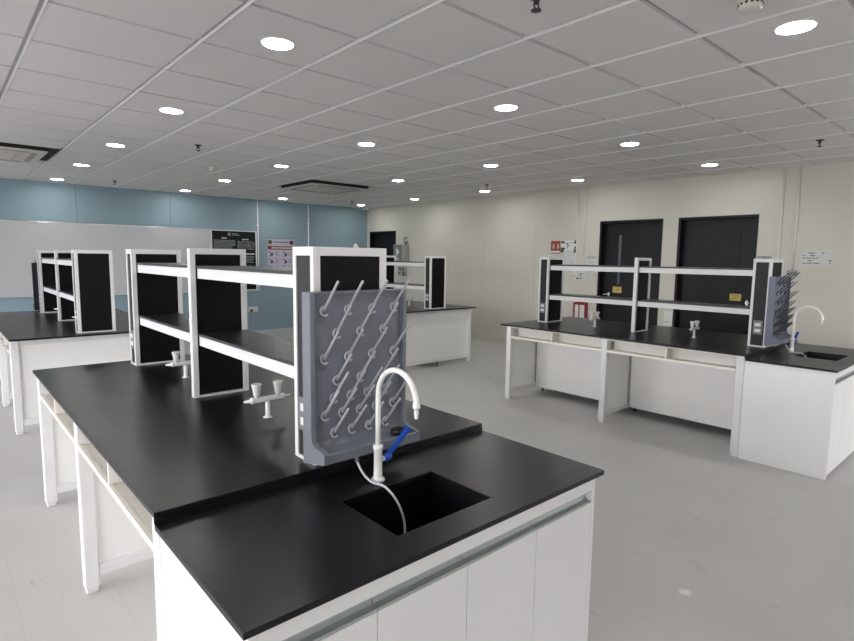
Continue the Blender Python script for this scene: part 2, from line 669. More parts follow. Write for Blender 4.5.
# --- the table -------------------------------------------------------------
T = Thing('lab_table', '', 'table', (CX, (L1 + L2) / 2, 0), 'lab tables')
T.part('tabletop', MB().box(0, W, L1, L2, HT - TS, HT, .002), 'black_worktop')
T.part('edge_strip', MB().box(0, W, L1 - .0005, L1 + .0045, HS + .0002, HT - TS, 0), 'black_worktop')
LEGS = [2.985, 1.805, 0.605]
LW_ = 0.061
zr = HT - TS
for yl in LEGS:
    for x0 in (0.010, W - 0.010 - LW_):
        q = MB()
        q.box(x0, x0 + LW_, yl, yl + LW_, 0.025, zr, .006)
        q.box(x0 + .006, x0 + LW_ - .006, yl + .006, yl + LW_ - .006, 0, 0.026, .005)
        T.part('leg', q, 'white_powdercoat')
for yl in LEGS:
    q = MB()
    q.box(.010 + LW_, W - .010 - LW_, yl + .004, yl + LW_ - .004, .075, .130, .003)
    T.part('bottom_rail', q, 'white_powdercoat')
    q = MB()
    q.box(.010 + LW_, W - .010 - LW_, yl + .006, yl + LW_ - .006, zr - .05, zr, .003)
    T.part('top_rail', q, 'white_powdercoat')
    T.part('end_panel', MB().box(.010 + LW_, W - .010 - LW_, yl + .018, yl + .036, .130, zr - .05), 'white_laminate')
BAYS = [(LEGS[1] + LW_, LEGS[0]), (LEGS[2] + LW_, LEGS[1])]
for (a, b), dv in zip(BAYS, (2.445, 1.24)):
    for s in (0, 1):
        def X(x):
            return W - x if s else x
        x0, x1 = sorted((X(XC0), X(XC0 + .016)))
        T.part('kneehole_panel', MB().box(x0, x1, a + .001, b - .001, .083, zr, .001), 'white_panel')
        q = MB()
        x0, x1 = sorted((X(.012), X(XC0)))
        q.box(x0, x1, a, b, .700, .714, .001)
        d0, d1 = sorted((X(.012), X(.028)))
        q.box(d0, d1, a, b, .697, .719, .001)
        d0, d1 = sorted((X(.135), X(.147)))
        q.box(d0, d1, a, b, .714, zr, .001)
        d0, d1 = sorted((X(.016), X(.135)))
        q.box(d0, d1, dv - .008, dv + .008, .715, zr, .001)
        e0, e1 = sorted((X(.016), X(.030)))
        q.box(e0, e1, a, b, zr - .012, zr, .001)
        T.part('cubby_shelf', q, 'cubby_laminate')
for yl in LEGS:
    foot = MB().lathe(CX, yl + LW_ / 2, [(.02, 0), (.02, .012), (.009, .012), (.009, .075)], 12)
    T.part('levelling_foot', foot, 'black_rubber')
spread(T, ['black topped white lab table with the tall white faucet and sink at its near end',
           'black topped white lab table in front of the two black doors, open cubbies facing us',
           'black topped white lab table farthest left, in front of the whiteboard',
           'black topped white lab table seen end on behind the grey drying rack'])

# --- the sink cabinet --------------------------------------------------------
S = Thing('sink_cabinet', '', 'cabinet', (CX, .30, 0), 'sink cabinets')
zs = HS - TS
SX0, SX1, SY0, SY1 = .014, 1.313, .024, L1 + .003
q = MB()
q.box(SX0, SX0 + .018, SY0 - .012, SY1, 0, zs, .001)
S.part('side_panel', q, 'white_laminate')
S.part('side_panel', MB().box(SX1 - .018, SX1, SY0 - .012, SY1, 0, zs, .001), 'white_laminate')
S.part('back_panel', MB().box(SX0 + .018, SX1 - .018, SY1 - .016, SY1, .02, zs), 'white_laminate')
S.part('plinth', MB().box(SX0 + .018, SX1 - .018, SY0 + .012, SY0 + .028, 0, .035), 'white_laminate')
S.part('floor_panel', MB().box(SX0 + .018, SX1 - .018, SY0 + .004, SY1 - .016, .036, .052), 'white_laminate')
S.part('top_rail', MB().box(SX0 + .0185, SX1 - .0185, SY0 - .012, SY0 + .004, .747, zs, .001), 'white_laminate')
EDG = [SX0 + .0185, .343, .660, .976, SX1 - .0185]
for a, b in zip(EDG, EDG[1:]):
    d = S.part('door', MB().box(a + .0015, b - .0015, SY0 - .012, SY0 + .005, .030, .7015, .0012), 'white_laminate')
    h = MB()
    # finger-pull channel: a recessed C profile in aluminium
    y0 = SY0 - .010
    h.prism([(y0, 0.7465), (y0, 0.7425), (y0 + .020, 0.7385), (y0 + .026, 0.7270), (y0 + .020, 0.7110),
             (y0 + .004, 0.7065), (y0 + .000, 0.7115), (y0 - .0015, 0.7115), (y0 - .0015, 0.7025), (y0 + .024, 0.7025),
             (y0 + .031, 0.7095), (y0 + .031, 0.7405), (y0 + .024, 0.7465)], 'x', a + .0012, b - .0012)
    S.part('finger_pull', h, 'aluminium', d, 'aluminium finger pull')
spread(S, ['white sink cabinet nearest us with four doors under an aluminium finger pull strip',
           'white sink cabinet at the right edge, joined to the table before the doors',
           'white sink cabinet at the far end of the table by the whiteboard',
           'white sink cabinet at the far end of the table behind the drying rack'])

# --- the sink worktop --------------------------------------------------------
BX0, BX1, BY0, BY1, BD = .482, .862, .108, .392, .26
K = Thing('sink_worktop', '', 'worktop', (CX, .30, zs), 'sink worktops')
q = MB()
bm = q.bm
# one slab with a rectangular hole
gx = [0, BX0, BX1, W]
gy = [0, BY0, BY1, L1]
for z, up in ((HS, True), (zs, False)):
    for i in range(3):
        for j in range(3):
            if i == 1 and j == 1:
                continue
            vs = [bm.verts.new(p) for p in ((gx[i], gy[j], z), (gx[i + 1], gy[j], z), (gx[i + 1], gy[j + 1], z), (gx[i], gy[j + 1], z))]
            bm.faces.new(vs if up else vs[::-1])


def wall_loop(pts, z0, z1, flip=False):
    for a, b in zip(pts, pts[1:] + pts[:1]):
        vs = [bm.verts.new((*a, z0)), bm.verts.new((*b, z0)), bm.verts.new((*b, z1)), bm.verts.new((*a, z1))]
        bm.faces.new(vs[::-1] if flip else vs)


wall_loop([(0, 0), (W, 0), (W, L1), (0, L1)], zs, HS)
wall_loop([(BX0, BY0), (BX1, BY0), (BX1, BY1), (BX0, BY1)], zs, HS, True)
bmesh.ops.remove_doubles(bm, verts=bm.verts, dist=1e-5)
es = [e for e in bm.edges if len(e.link_faces) == 2 and e.calc_face_angle(0) > 1.0]
bmesh.ops.bevel(bm, geom=es, offset=.002, offset_type='OFFSET', segments=2, profile=.5, affect='EDGES')
K.part('worktop', q, 'black_worktop')

q = MB()
bz = zs - BD
t = .010
q.box(BX0 - .004 - t, BX0 - .004, BY0 - .012, BY1 + .012, bz, zs - .0005)
q.box(BX1 + .004, BX1 + .004 + t, BY0 - .012, BY1 + .012, bz, zs - .0005)
q.box(BX0 - .004, BX1 + .004, BY0 - .004 - t, BY0 - .004, bz, zs - .0005)
q.box(BX0 - .004, BX1 + .004, BY1 + .004, BY1 + .004 + t, bz, zs - .0005)
q.box(BX0 - .014, BX1 + .014, BY0 - .014, BY1 + .014, bz - .012, bz)
b = K.part('basin', q, 'black_resin', label='deep black resin basin')
q = MB().lathe((BX0 + BX1) / 2, BY1 - .07, [(.038, bz), (.038, bz + .004), (.030, bz + .005), (.006, bz + .002)], 20)
K.part('drain', q, 'steel', b, 'steel drain')
spread(K, ['lower black sink worktop nearest us, around the deep black basin',
           'lower black sink worktop at the right edge, beside the black doors',
           'lower black sink worktop at the far end of the table by the whiteboard',
           'lower black sink worktop at the far end of the table behind the drying rack'])

# --- the reagent shelf -------------------------------------------------------
UX0, UX1, HU = .5265, .8330, 1.5990
UPR = [(.623, .765), (1.812, 1.848), (2.888, 3.018)]
R = Thing('reagent_shelf', '', 'shelf', (CX, 1.82, HT), 'reagent shelves')
for n, (a, b) in enumerate(UPR):
    q = MB()
    st = .028          # stile on the broad faces
    e = .022           # stile on the narrow faces
    thick = n != 1
    UR = UX1 if thick else UX1 - .017
    if thick:
        for x0, x1 in ((UX0, UX0 + st), (UX1 - st, UX1)):
            q.box(x0, x1, a, a + e, HT, HU, .002)
            q.box(x0, x1, b - e, b, HT, HU, .002)
            q.box(x0, x1, a + e, b - e, HU - .030, HU, .001)
            q.box(x0, x1, a + e, b - e, HT, HT + .012, .001)
        for y0, y1 in ((a, a + e), (b - e, b)):
            q.box(UX0 + st, UX1 - st, y0, y1, HU - .030, HU, .001)
            q.box(UX0 + st, UX1 - st, y0, y1, HT, HT + .012, .001)
        q.box(UX0 + st, UX1 - st, a + e, b - e, HU - .012, HU - .001)
    else:
        q.box(UX0, UX0 + st, a, b, HT, HU, .003)
        q.box(UR - st, UR, a, b, HT, HU, .003)
        q.box(UX0 + st, UR - st, a, b, HU - .029, HU, .002)
        q.box(UX0 + st, UR - st, a, b, HT, HT + .012, .002)
    u = R.part('upright', q, 'white_powdercoat')
    if thick:
        for y0, y1 in ((a + .007, a + .015), (b - .015, b - .007)):
            R.part('infill_panel', MB().box(UX0 + st - .006, UX1 - st + .006, y0, y1, HT + .006, HU - .026), 'black_panel', u, 'black infill panel')
        for x0, x1, sx in ((UX0 + .006, UX0 + .014, UX0 + .002), (UX1 - .014, UX1 - .006, UX1 - .002)):
            R.part('duct_panel', MB().box(x0, x1, a + e - .004, b - e + .004, HT + .010, HU - .026), 'grey_duct_panel', u, 'dark grey side panel')
            c = (a + b) / 2
            s = -1 if sx < 1 and sx < CX else 1
            q = MB()
            px0, px1 = sorted((sx - .004 * s, sx + .003 * s))
            q.box(px0, px1, c - .037, c + .037, .952, 1.072, .002, 'socket_plate')
            for zc in (.986, 1.036):
                w0, w1 = sorted((sx + .001 * s, sx + .006 * s))
                q.box(w0, w1, c - .023, c + .023, zc - .014, zc + .014, .002, 'socket_white')
            R.part('socket_outlet', q, 'socket_plate', u, 'grey double socket outlet')
    else:
        R.part('infill_panel', MB().box(UX0 + st - .004, UR - st + .004, (a + b) / 2 - .004, (a + b) / 2 + .004, HT + .008, HU - .026), 'black_panel', u, 'black infill panel')
for a, b in ((UPR[0][1], UPR[1][0]), (UPR[1][1], UPR[2][0])):
    for zt in (1.500, 1.162):
        q = MB().box(UX0 + .028, UX1 - .028, a + .001, b - .001, zt, zt + .014, .001)
        sh = R.part('shelf_board', q, 'shelf_board')
        for x0 in (UX0 + .034, UX1 - .034 - .022):
            q = MB().box(x0, x0 + .022, a + .001, b - .001, zt - .050, zt, .002)
            R.part('apron', q, 'white_powdercoat', sh, 'white metal apron')
spread(R, ['two tier reagent shelf on the nearest table, behind the grey drying rack',
           'two tier reagent shelf on the table before the two black doors',
           'two tier reagent shelf at far left, standing before the whiteboard',
           'two tier reagent shelf in the middle distance, before the electrical box'])

# --- the drying rack ---------------------------------------------------------
RX0, RX1, RZ0, RZ1 = .482, .886, .888, 1.450
RYB, RYF = .6225, .578
D = Thing('drying_rack', '', 'rack', (CX, RYB, RZ0), 'peg drying racks')
q = MB()
q.box(RX0 + .004, RX1 - .004, RYF + .010, RYB, RZ0 + .02, RZ1, .001)                       # board
q.box(RX0, RX0 + .019, RYF - .008, RYB, RZ0 + .0995, RZ1, .002)               # raised rims
q.box(RX1 - .014, RX1, RYF - .008, RYB, RZ0 + .0995, RZ1, .002)
q.box(RX0 + .014, RX1 - .014, RYF - .002, RYF + .012, RZ1 - .008, RZ1, .002)
board = D.part('peg_board', q, 'grey_plastic')
q = MB()
prof = [(RYB, RZ0 + .03), (RYB, RZ0 - .020), (.500, RZ0 + .005), (.488, RZ0 + .009), (.488, RZ0 + .038), (.492, RZ0 + .042),
        (.498, RZ0 + .040), (.508, RZ0 + .030), (.560, RZ0 + .044), (RYF + .012, RZ0 + .060)]
q.prism(prof, 'x', RX0 + .010, RX1 - .010)
q.prism([(RYB, RZ0 + .03), (RYB, RZ0 - .020), (.500, RZ0 + .005), (.488, RZ0 + .009), (.488, RZ0 + .040), (.494, RZ0 + .046),
         (.545, RZ0 + .052), (.566, RZ0 + .064), (RYF - .008, RZ0 + .10), (RYB, RZ0 + .10)], 'x', RX0, RX0 + .019)
q.prism([(RYB, RZ0 + .03), (RYB, RZ0 - .020), (.500, RZ0 + .005), (.488, RZ0 + .009), (.488, RZ0 + .040), (.494, RZ0 + .046),
         (.545, RZ0 + .052), (.566, RZ0 + .064), (RYF - .008, RZ0 + .10), (RYB, RZ0 + .10)], 'x', RX1 - .014, RX1)
q.tube([(.617, .505, RZ0 + .012), (.617, .500, RZ0 - .012)], .008, 10)
tray = D.part('drip_tray', q, 'grey_plastic')
ROWS = [(1.387, (.535, .631, .732, .828)), (1.309, (.584, .681, .781)), (1.225, (.535, .631, .732, .828)),
        (1.146, (.584, .681, .781)), (1.087, (.572, .641, .712, .787)), (1.030, (.535, .605, .679, .749, .827)),
        (.964, (.573, .645, .718, .793))]
for z, xx in ROWS:
    for x in xx:
        q = MB()
        y0 = RYF + .010
        L = .135
        dv = Vector((0, -.66, .75)).normalized()
        x += .010
        p0 = Vector((x, y0, z))
        q.torus((x, y0 - .003, z - .002), (0, -1, .2), .0150, .0042, 18, 8, None, PI * .30, PI * 1.75)
        q.tube([p0 + dv * t for t in (-.002, .012, L * .5, L - .004, L, L + .0015)], [.0060, .0052, .0047, .0045, .0036, .0015], 10)
        D.part('peg', q, 'peg_plastic', board)
racks = spread(D, ['grey peg drying rack behind the white faucet nearest us, full of slanting pegs',
                   'blue grey peg drying rack seen edge on beside the right hand sink',
                   'dark drying rack at far left, just left of the farthest left shelf',
                   'peg drying rack at the far end of the table in the middle distance'])


def recolour(root, table):
    for ch in list(root.children) + [g for c in root.children for g in c.children]:
        nm = ch.name.split('.')[0]
        if nm in table:
            me = ch.data.copy()
            for i in range(len(me.materials)):
                me.materials[i] = MATS[table[nm]]
            ch.data = me


recolour(racks[1], {'peg_board': 'rack_blue_grey', 'drip_tray': 'rack_blue_grey', 'peg': 'rack_peg_backlit'})
recolour(racks[2], {'peg_board': 'dark_plastic', 'drip_tray': 'dark_plastic', 'peg': 'dark_plastic'})

# --- faucet ------------------------------------------------------------------
FX, FY = .666, .447
F = Thing('gooseneck_faucet', '', 'faucet', (FX, FY, HS), 'white gooseneck faucets')
q = MB().lathe(FX, FY, [(.0225, HS), (.0235, HS + .003), (.0225, HS + .009), (.0165, HS + .011), (.0155, HS + .014),
                        (.0145, HS + .045), (.0145, .920), (.0170, .923), (.0175, .931), (.0165, .938), (.0095, .940)], 24)
F.part('column', q, 'white_enamel')
pts = [(FX, FY, .936), (FX, FY, 1.02), (FX, FY, 1.09)]
Ra, zc = .0985, 1.110
for k in range(0, 19):
    a = PI * k / 18 * 0.985
    pts.append((FX, FY - Ra + Ra * math.cos(a), zc + Ra * math.sin(a)))
q = MB().tube(pts, .0093, 18)
F.part('gooseneck', q, 'white_enamel')
q = MB()
ex, ey, ez = pts[-1]
q.lathe(ex, ey, [(.0050, 1.072), (.0058, 1.074), (.0066, 1.084), (.0076, 1.096), (.0080, 1.105), (.0118, 1.106),
                 (.0122, 1.110), (.0118, 1.122), (.0090, 1.125)], 18)
F.part('nozzle', q, 'white_enamel')
q = MB().tube([(FX + .010, FY, .884), (FX + .028, FY, .885)], [.0090, .0090], 16)
stub = F.part('valve_stub', q, 'pale_blue_plastic', label='pale blue valve stub')
q = MB()
q.tube([(FX + .026, FY, .886), (FX + .029, FY, .886), (FX + .048, FY, .888), (FX + .052, FY, .888)], [.013, .0145, .0145, .012], 18)
vb = F.part('valve_body', q, 'blue_plastic', label='blue valve body')
q = MB()
a = Vector((FX + .044, FY, .896))
c = Vector((.800, FY - .002, .973))
d = (c - a).normalized()
n = Vector((d.z, 0, -d.x))
hw, ht = .0075, .0075
vv = []
for p, w_ in ((a, .009), (a + (c - a) * .15, .0075), (a + (c - a) * .8, .0085), (c, .010)):
    vv.append([q.bm.verts.new(p + n * sx * .0065 + Vector((0, sy * w_, 0))) for sx, sy in ((-1, -1), (1, -1), (1, 1), (-1, 1))])
for r0, r1 in zip(vv, vv[1:]):
    for k in range(4):
        q.bm.faces.new((r0[k], r0[(k + 1) % 4], r1[(k + 1) % 4], r1[k]))
q.bm.faces.new(vv[0][::-1])
q.bm.faces.new(vv[-1])
bmesh.ops.recalc_face_normals(q.bm, faces=q.bm.faces)
bmesh.ops.bevel(q.bm, geom=list(q.bm.edges), offset=.0015, offset_type='OFFSET', segments=2, profile=.5, affect='EDGES')
F.part('lever', q, 'blue_plastic', vb, 'blue lever handle')
spread(F, ['white gooseneck faucet with blue lever, nearest us in front of the grey pegs',
           'white gooseneck faucet at the right edge, against the beige wall', None, None])[1].location.y += .018

# --- drain hose ---------------------------------------------------------------


def smooth_path(P, n=7):
    P = [Vector(p) for p in P]
    P = [P[0] * 2 - P[1]] + P + [P[-1] * 2 - P[-2]]
    out = []
    for i in range(1, len(P) - 2):
        for k in range(n):
            t = k / n
            p0, p1, p2, p3 = P[i - 1:i + 3]
            out.append(.5 * ((2 * p1) + (p2 - p0) * t + (2 * p0 - 5 * p1 + 4 * p2 - p3) * t * t + (3 * p1 - p0 - 3 * p2 + p3) * t ** 3))
    out.append(P[-2])
    return out


H = Thing('drain_hose', '', 'hose', (.617, .500, HS), 'drain hoses')
q = MB().tube(smooth_path([(.617, .500, .878), (.620, .480, .850), (.628, .458, .828), (.634, .428, .8185), (.645, .394, .8185),
                           (.658, .366, .800), (.670, .340, .765), (.679, .322, .715), (.676, .312, .670)]), .0042, 10)
H.part('hose', q, 'hose_plastic')
spread(H, ['clear drain hose looping from the grey rack into the nearest sink',
           'pale drain hose running from the blue grey rack into the right hand sink', None, None])

# --- turret taps ---------------------------------------------------------------


def turret(cx, cy, label):
    th = Thing('turret_tap', label, 'tap', (cx, cy, HT), 'white double turret taps')
    zb = HT + .086
    q = MB().lathe(cx, cy, [(.0215, HT), (.0215, HT + .004), (.0110, HT + .007), (.0105, zb - .005), (.0105, zb)], 18)
    th.part('post', q, 'white_enamel')
    q = MB()
    q.tube([(cx - .068, cy, zb), (cx - .062, cy, zb), (cx + .062, cy, zb), (cx + .068, cy, zb)], [.010, .0135, .0135, .010], 16)
    body = th.part('body', q, 'white_enamel')
    for s in (-1, 1):
        kx = cx + s * .051
        q = MB().lathe(kx, cy, [(.0105, zb + .008), (.0105, zb + .018), (.0145, zb + .020), (.0160, zb + .040), (.0215, zb + .064),
                                (.0235, zb + .068), (.0228, zb + .074), (.0190, zb + .074), (.0165, zb + .069)], 20)
        th.part('knob', q, 'white_enamel')
        q = MB()
        q.tube([(cx + s * .064, cy, zb), (cx + s * .068, cy, zb), (cx + s * .079, cy, zb), (cx + s * .080, cy, zb),
                (cx + s * .110, cy, zb)], [.0125, .0145, .0145, .0085, .0045], 14)
        th.part('nozzle', q, 'white_enamel', body)
    return th


T1 = turret(.667, 1.278, 'white double turret tap on the nearest table, just left of the drying rack')
f1, r1 = SITES[1]
f2, r2 = SITES[2]
f3, r3 = SITES[3]
b0 = Vector((.667, 1.278, HT))
b1 = Vector((.660, 2.345, HT))
dup(T1.o, b1, 0, 'white double turret tap on the nearest table, farther one between black uprights')
dup(T1.o, f1(b0), r1, 'white double turret tap nearer us, before the right hand black door')
dup(T1.o, f1(b1), r1, 'white double turret tap before the left of two black doors, below red cabinet')
dup(T1.o, f2(b1), r2, 'white double turret tap at far left, under the nearer bay of that shelf')
dup(T1.o, f2(b0), r2, 'white double turret tap at far left, under the farther bay of that shelf')
dup(T1.o, f3(b1), r3, 'white double turret tap in the middle distance, just right of the grey pegs')

# --- small things on the near rack and the right shelf ---------------------------
q = MB()
q.lathe(.812, .522, [(.004, RZ0 + .040), (.027, RZ0 + .040), (.027, RZ0 + .056), (.023, RZ0 + .060), (.013, RZ0 + .058), (.012, RZ0 + .054), (.004, RZ0 + .054)], 24)
mono('sink_stopper', q, 'black_rubber', 'round black rubber stopper lying on the grey drip tray beside the blue lever', 'stopper', (.812, .522, RZ0 + .040))
q = MB()
q.box(4.318 + .54, 4.318 + .78, .640, .685, HU, HU + .022, .003)
mono('plastic_strip', q, 'switch_grey', 'grey plastic strip lying on top of the shelf upright nearest the right hand sink', 'strip', (4.318 + .66, .66, HU))

# ------------------------------------------------------------------ ceiling things
LPOS = {0: [None, (1.08, 1.94), (1.11, 3.86), (1.13, 5.80), (1.13, 7.64), (1.13, 9.54)],
        1: [(2.86, -.05), (2.97, 1.91), (3.01, 3.82), (3.04, 5.76), (3.07, 7.70), (3.09, 9.58)],
        2: [None, (4.88, 1.92), (4.88, 3.78), (4.93, 5.70), None, (4.96, 9.48)],
        3: [None, (6.67, 1.86), (6.70, 3.72), (6.77, 5.62), (6.80, 7.52), (6.82, 9.40)]}
LX0, LY0 = LPOS[0][1]
ROWN = ['in the leftmost row', 'in the second row from the left', 'in the third row from the left', 'in the row along the beige wall']
ORD = ['closest to the blue wall', 'second from the blue wall', 'third from the blue wall', 'fourth from the blue wall',
       'fifth from the blue wall', 'farthest from the blue wall']
Lt = Thing('ceiling_downlight', '', 'ceiling light', (LX0, LY0, ZC), 'round ceiling downlights')
x, y = LX0, LY0
q = MB().torus((x, y, ZC - .0005), (0, 0, 1), .088, .0055, 28, 8)
Lt.part('trim_ring', q, 'lamp_white')
q = MB().lathe(x, y, [(.083, ZC), (.083, ZC - .003), (.080, ZC - .0045), (.010, ZC - .005)], 28)
Lt.part('diffuser', q, 'lamp_glow')
SHOWN = {0: [1, 2, 3, 4, 5], 1: [0, 1, 2, 3, 4, 5], 2: [1, 2, 3, 5], 3: [1, 2, 3, 4, 5]}
first = True
for r, idx in SHOWN.items():
    for rank, j in enumerate(sorted(idx, reverse=True)):
        lab = 'round lit ceiling downlight %s, %s' % (ROWN[r], ORD[rank])
        if rank == len(idx) - 1:
            lab = 'round lit ceiling downlight %s, %s' % (ROWN[r], 'nearest to us')
        xx, yy = LPOS[r][j]
        if r == 0 and j == 1:
            Lt.o['label'] = lab
        else:
            dup(Lt.o, (xx, yy, ZC), 0, lab)


for (xx, yy), lab in (((-.82, 1.92), 'beyond the left edge of the photo, beside the nearest table'),  # unseen lamps continuing the rows, added to light the left and near sink
                      ((-.82, 3.84), 'beyond the left edge of the photo, toward the whiteboard'),
                      ((-.82, -.02), 'out of view at left, level with the nearest sink'),
                      ((1.07, -.02), 'out of view overhead, right above the nearest sink')):
    dup(Lt.o, (xx, yy, ZC), 0, 'added round ceiling downlight ' + lab)


def cassette(a, label, gl, gr, gn, gf):
    x0, x1, y0, y1 = a
    th = Thing('ceiling_air_conditioner', label, 'air conditioner', ((x0 + x1) / 2, (y0 + y1) / 2, ZC), 'ceiling air conditioner cassettes')
    q = MB()
    e = .004
    q.box(x0 + .002, x1 - .002, y0 + .002, y1 - .002, ZC + .015, ZC + .0185)
    th.part('recess', q, 'black_void', label='black recess around the panel')
    px0, px1, py0, py1 = x0 + gl, x1 - gr, y0 + gn, y1 - gf
    dz = ZC - .046
    q = MB()
    q.box(px0, px1, py0, py1, dz, dz + .014, .004)
    p = th.part('panel', q, 'unit_white')
    q = MB().box(px0 + .008, px1 - .008, py0 + .008, py1 - .008, dz + .0135, ZC + .015)  # black block standing in for the dark gap over the panel
    th.part('skirt', q, 'black_void', label='black fill for the dark gap above the panel')
    cx, cy = (px0 + px1) / 2, (py0 + py1) / 2
    hw, hd = (px1 - px0) / 2, (py1 - py0) / 2
    g = MB()
    g.box(cx - hw * .55, cx + hw * .55, cy - hd * .55, cy + hd * .55, dz - .012, dz, .004, 'unit_beige')
    for k in range(9):
        t = cy - hd * .46 + hd * .92 * k / 8
        g.box(cx - hw * .48, cx + hw * .48, t - .006, t + .006, dz - .016, dz - .012, .001, 'unit_white')
    th.part('intake_grille', g, 'unit_beige', p)
    for s in (-1, 1):
        g = MB().box(cx - hw * .7, cx + hw * .7, cy + s * hd * .80 - .03, cy + s * hd * .80 + .03, dz - .006, dz, .002)
        th.part('air_louvre', g, 'brown_vent', p, 'brown air louvre')
        g = MB().box(cx + s * hw * .80 - .03, cx + s * hw * .80 + .03, cy - hd * .7, cy + hd * .7, dz - .006, dz, .002)
        th.part('air_louvre', g, 'brown_vent', p, 'brown air louvre')


cassette(AC[0], 'square air conditioner cassette in the ceiling above the two wall posters', .075, .06, .10, .06)
cassette(AC[1], 'square air conditioner cassette with black border at the left edge of ceiling', .06, .14, .06, .06)


def sprinkler(x, y, label, s=1.0):
    th = Thing('sprinkler', label, 'sprinkler', (x, y, ZC), 'fire sprinklers')
    q = MB().lathe(x, y, [(.030 * s, ZC), (.028 * s, ZC - .006), (.012 * s, ZC - .010), (.010 * s, ZC - .030), (.006 * s, ZC - .034)], 18)
    th.part('escutcheon', q, 'sprinkler_dark')
    q = MB()
    for sx in (-1, 1):
        q.tube([(x + sx * .010 * s, y, ZC - .022), (x + sx * .014 * s, y, ZC - .040), (x + sx * .004 * s, y, ZC - .058)], .0028 * s, 8)
    th.part('frame_arms', q, 'sprinkler_dark')
    q = MB().lathe(x, y, [(.004 * s, ZC - .055), (.019 * s, ZC - .058), (.019 * s, ZC - .062), (.004 * s, ZC - .063)], 16)
    th.part('deflector', q, 'sprinkler_dark')


sprinkler(1.668, .628, 'dark sprinkler head at the top edge of the photo, nearest us', 1.25)
sprinkler(5.955, .574, 'small dark sprinkler on the ceiling at right, below the big bright downlight', 1.2)
sprinkler(1.770, 5.147, 'small dark sprinkler on ceiling, left centre, between the two leftmost downlight rows', 1.2)
sprinkler(1.831, 9.045, 'small dark sprinkler on ceiling near blue wall, above the whiteboard')
sprinkler(6.222, 8.862, 'small dark sprinkler on ceiling near the far corner, beside the last downlights')
sprinkler(6.163, 5.012, 'small dark sprinkler on ceiling near beige wall, left of the doors')


def detector(x, y, label, s=1.0, vent='ink'):
    th = Thing('smoke_detector', label, 'smoke detector', (x, y, ZC), 'smoke detectors')
    q = MB().lathe(x, y, [(.062 * s, ZC), (.062 * s, ZC - .010), (.050 * s, ZC - .014), (.048 * s, ZC - .044), (.040 * s, ZC - .052), (.008 * s, ZC - .054)], 26)
    h = th.part('housing', q, 'detector_white')
    q = MB()
    for k in range(14):
        a = 2 * PI * k / 14
        c = Vector((x + math.cos(a) * .0485 * s, y + math.sin(a) * .0485 * s, ZC - .029))
        dv = Vector((math.cos(a), math.sin(a), 0))
        q.tube([c - dv * .004, c + dv * .0025], .0062 * s, 8)
    th.part('vent_slots', q, vent, h, 'dark vent slots')


detector(2.370, -.010, 'white smoke detector with black slots at the top edge of photo')
detector(2.432, 6.500, 'small white smoke detector in the ceiling above the black poster', .9, 'brown_vent')

# ------------------------------------------------------------------ blue wall things
B = Thing('whiteboard', 'long whiteboard on the blue wall behind the farthest left shelf', 'whiteboard', (1.5, YB, .85))
wy = YB - .02
B.part('board', MB().box(-.6, 3.705, wy, YB - .001, .860, 2.070, .002), 'whiteboard_face')
q = MB()
q.box(-.62, 3.71, wy - .006, YB - .001, 2.066, 2.082, .002)
q.box(-.62, 3.71, wy - .006, YB - .001, .845, .862, .002)
q.box(3.700, 3.712, wy - .006, YB - .001, .845, 2.08, .002)
q.box(-.62, -.602, wy - .006, YB - .001, .845, 2.08, .002)
B.part('frame', q, 'steel', label='thin metal frame')
for cx in (.97, 2.62):
    B.part('clip', MB().box(cx - .075, cx + .075, wy - .012, wy - .001, 2.058, 2.076, .003), 'lamp_white')

# black poster
P = Thing('wall_poster', 'black poster with grey text and silver border beside the whiteboard', 'poster', (4.19, YB, .84))
px0, px1, pz0, pz1 = 3.735, 4.640, .870, 2.060
q = MB()
for x0, x1, z0, z1 in ((px0 - .018, px0, pz0 - .02, pz1 + .016), (px1, px1 + .022, pz0 - .02, pz1 + .016),
                       (px0, px1, pz0 - .02, pz0), (px0, px1, pz1, pz1 + .016)):
    q.box(x0, x1, YB - .026, YB - .001, z0, z1, .002)
P.part('border_frame', q, 'lamp_white', label='white border frame')
sheet = P.part('sheet', MB().box(px0, px1, YB - .014, YB - .004, pz0, pz1), 'poster_black')
q = MB()
fy0, fy1 = YB - .0155, YB - .0138


def line(q, x0, x1, z, h, m=None):
    q.box(x0, x1, fy0, fy1, z - h / 2, z + h / 2, 0, m)


q.tube([(4.085, fy1, 1.995), (4.085, fy0, 1.995)], .034, 20, 'poster_text')
line(q, 4.14, 4.27, 2.006, .018, 'poster_text')
line(q, 4.14, 4.31, 1.980, .012, 'poster_text')
line(q, 3.93, 4.03, 1.918, .020, 'poster_heading')
line(q, 4.35, 4.49, 1.900, .020, 'poster_heading')
import random
rnd = random.Random(4)
for k in range(7):
    z = 1.872 - k * .026
    line(q, 3.765, 4.215 - (rnd.random() * .10 if k > 4 else rnd.random() * .02), z, .012, 'poster_text')
    x = 4.25
    while x < 4.60:
        w = .05 + rnd.random() * .10
        line(q, x, min(x + w, 4.615), z - .014, .012, 'poster_text')
        x += w + .02
line(q, 3.765, 3.90, 1.692, .014, 'poster_heading')
line(q, 4.30, 4.615, 1.605, .024, 'poster_heading')
for k in range(5):
    line(q, 4.33, 4.56 + rnd.random() * .05, 1.555 - k * .030, .012, 'poster_text')
for k in range(9):
    line(q, 3.77, 4.55 + rnd.random() * .05, 1.36 - k * .045, .012, 'poster_text')
P.part('printed_text', q, 'poster_text', sheet, 'rows of small grey print')

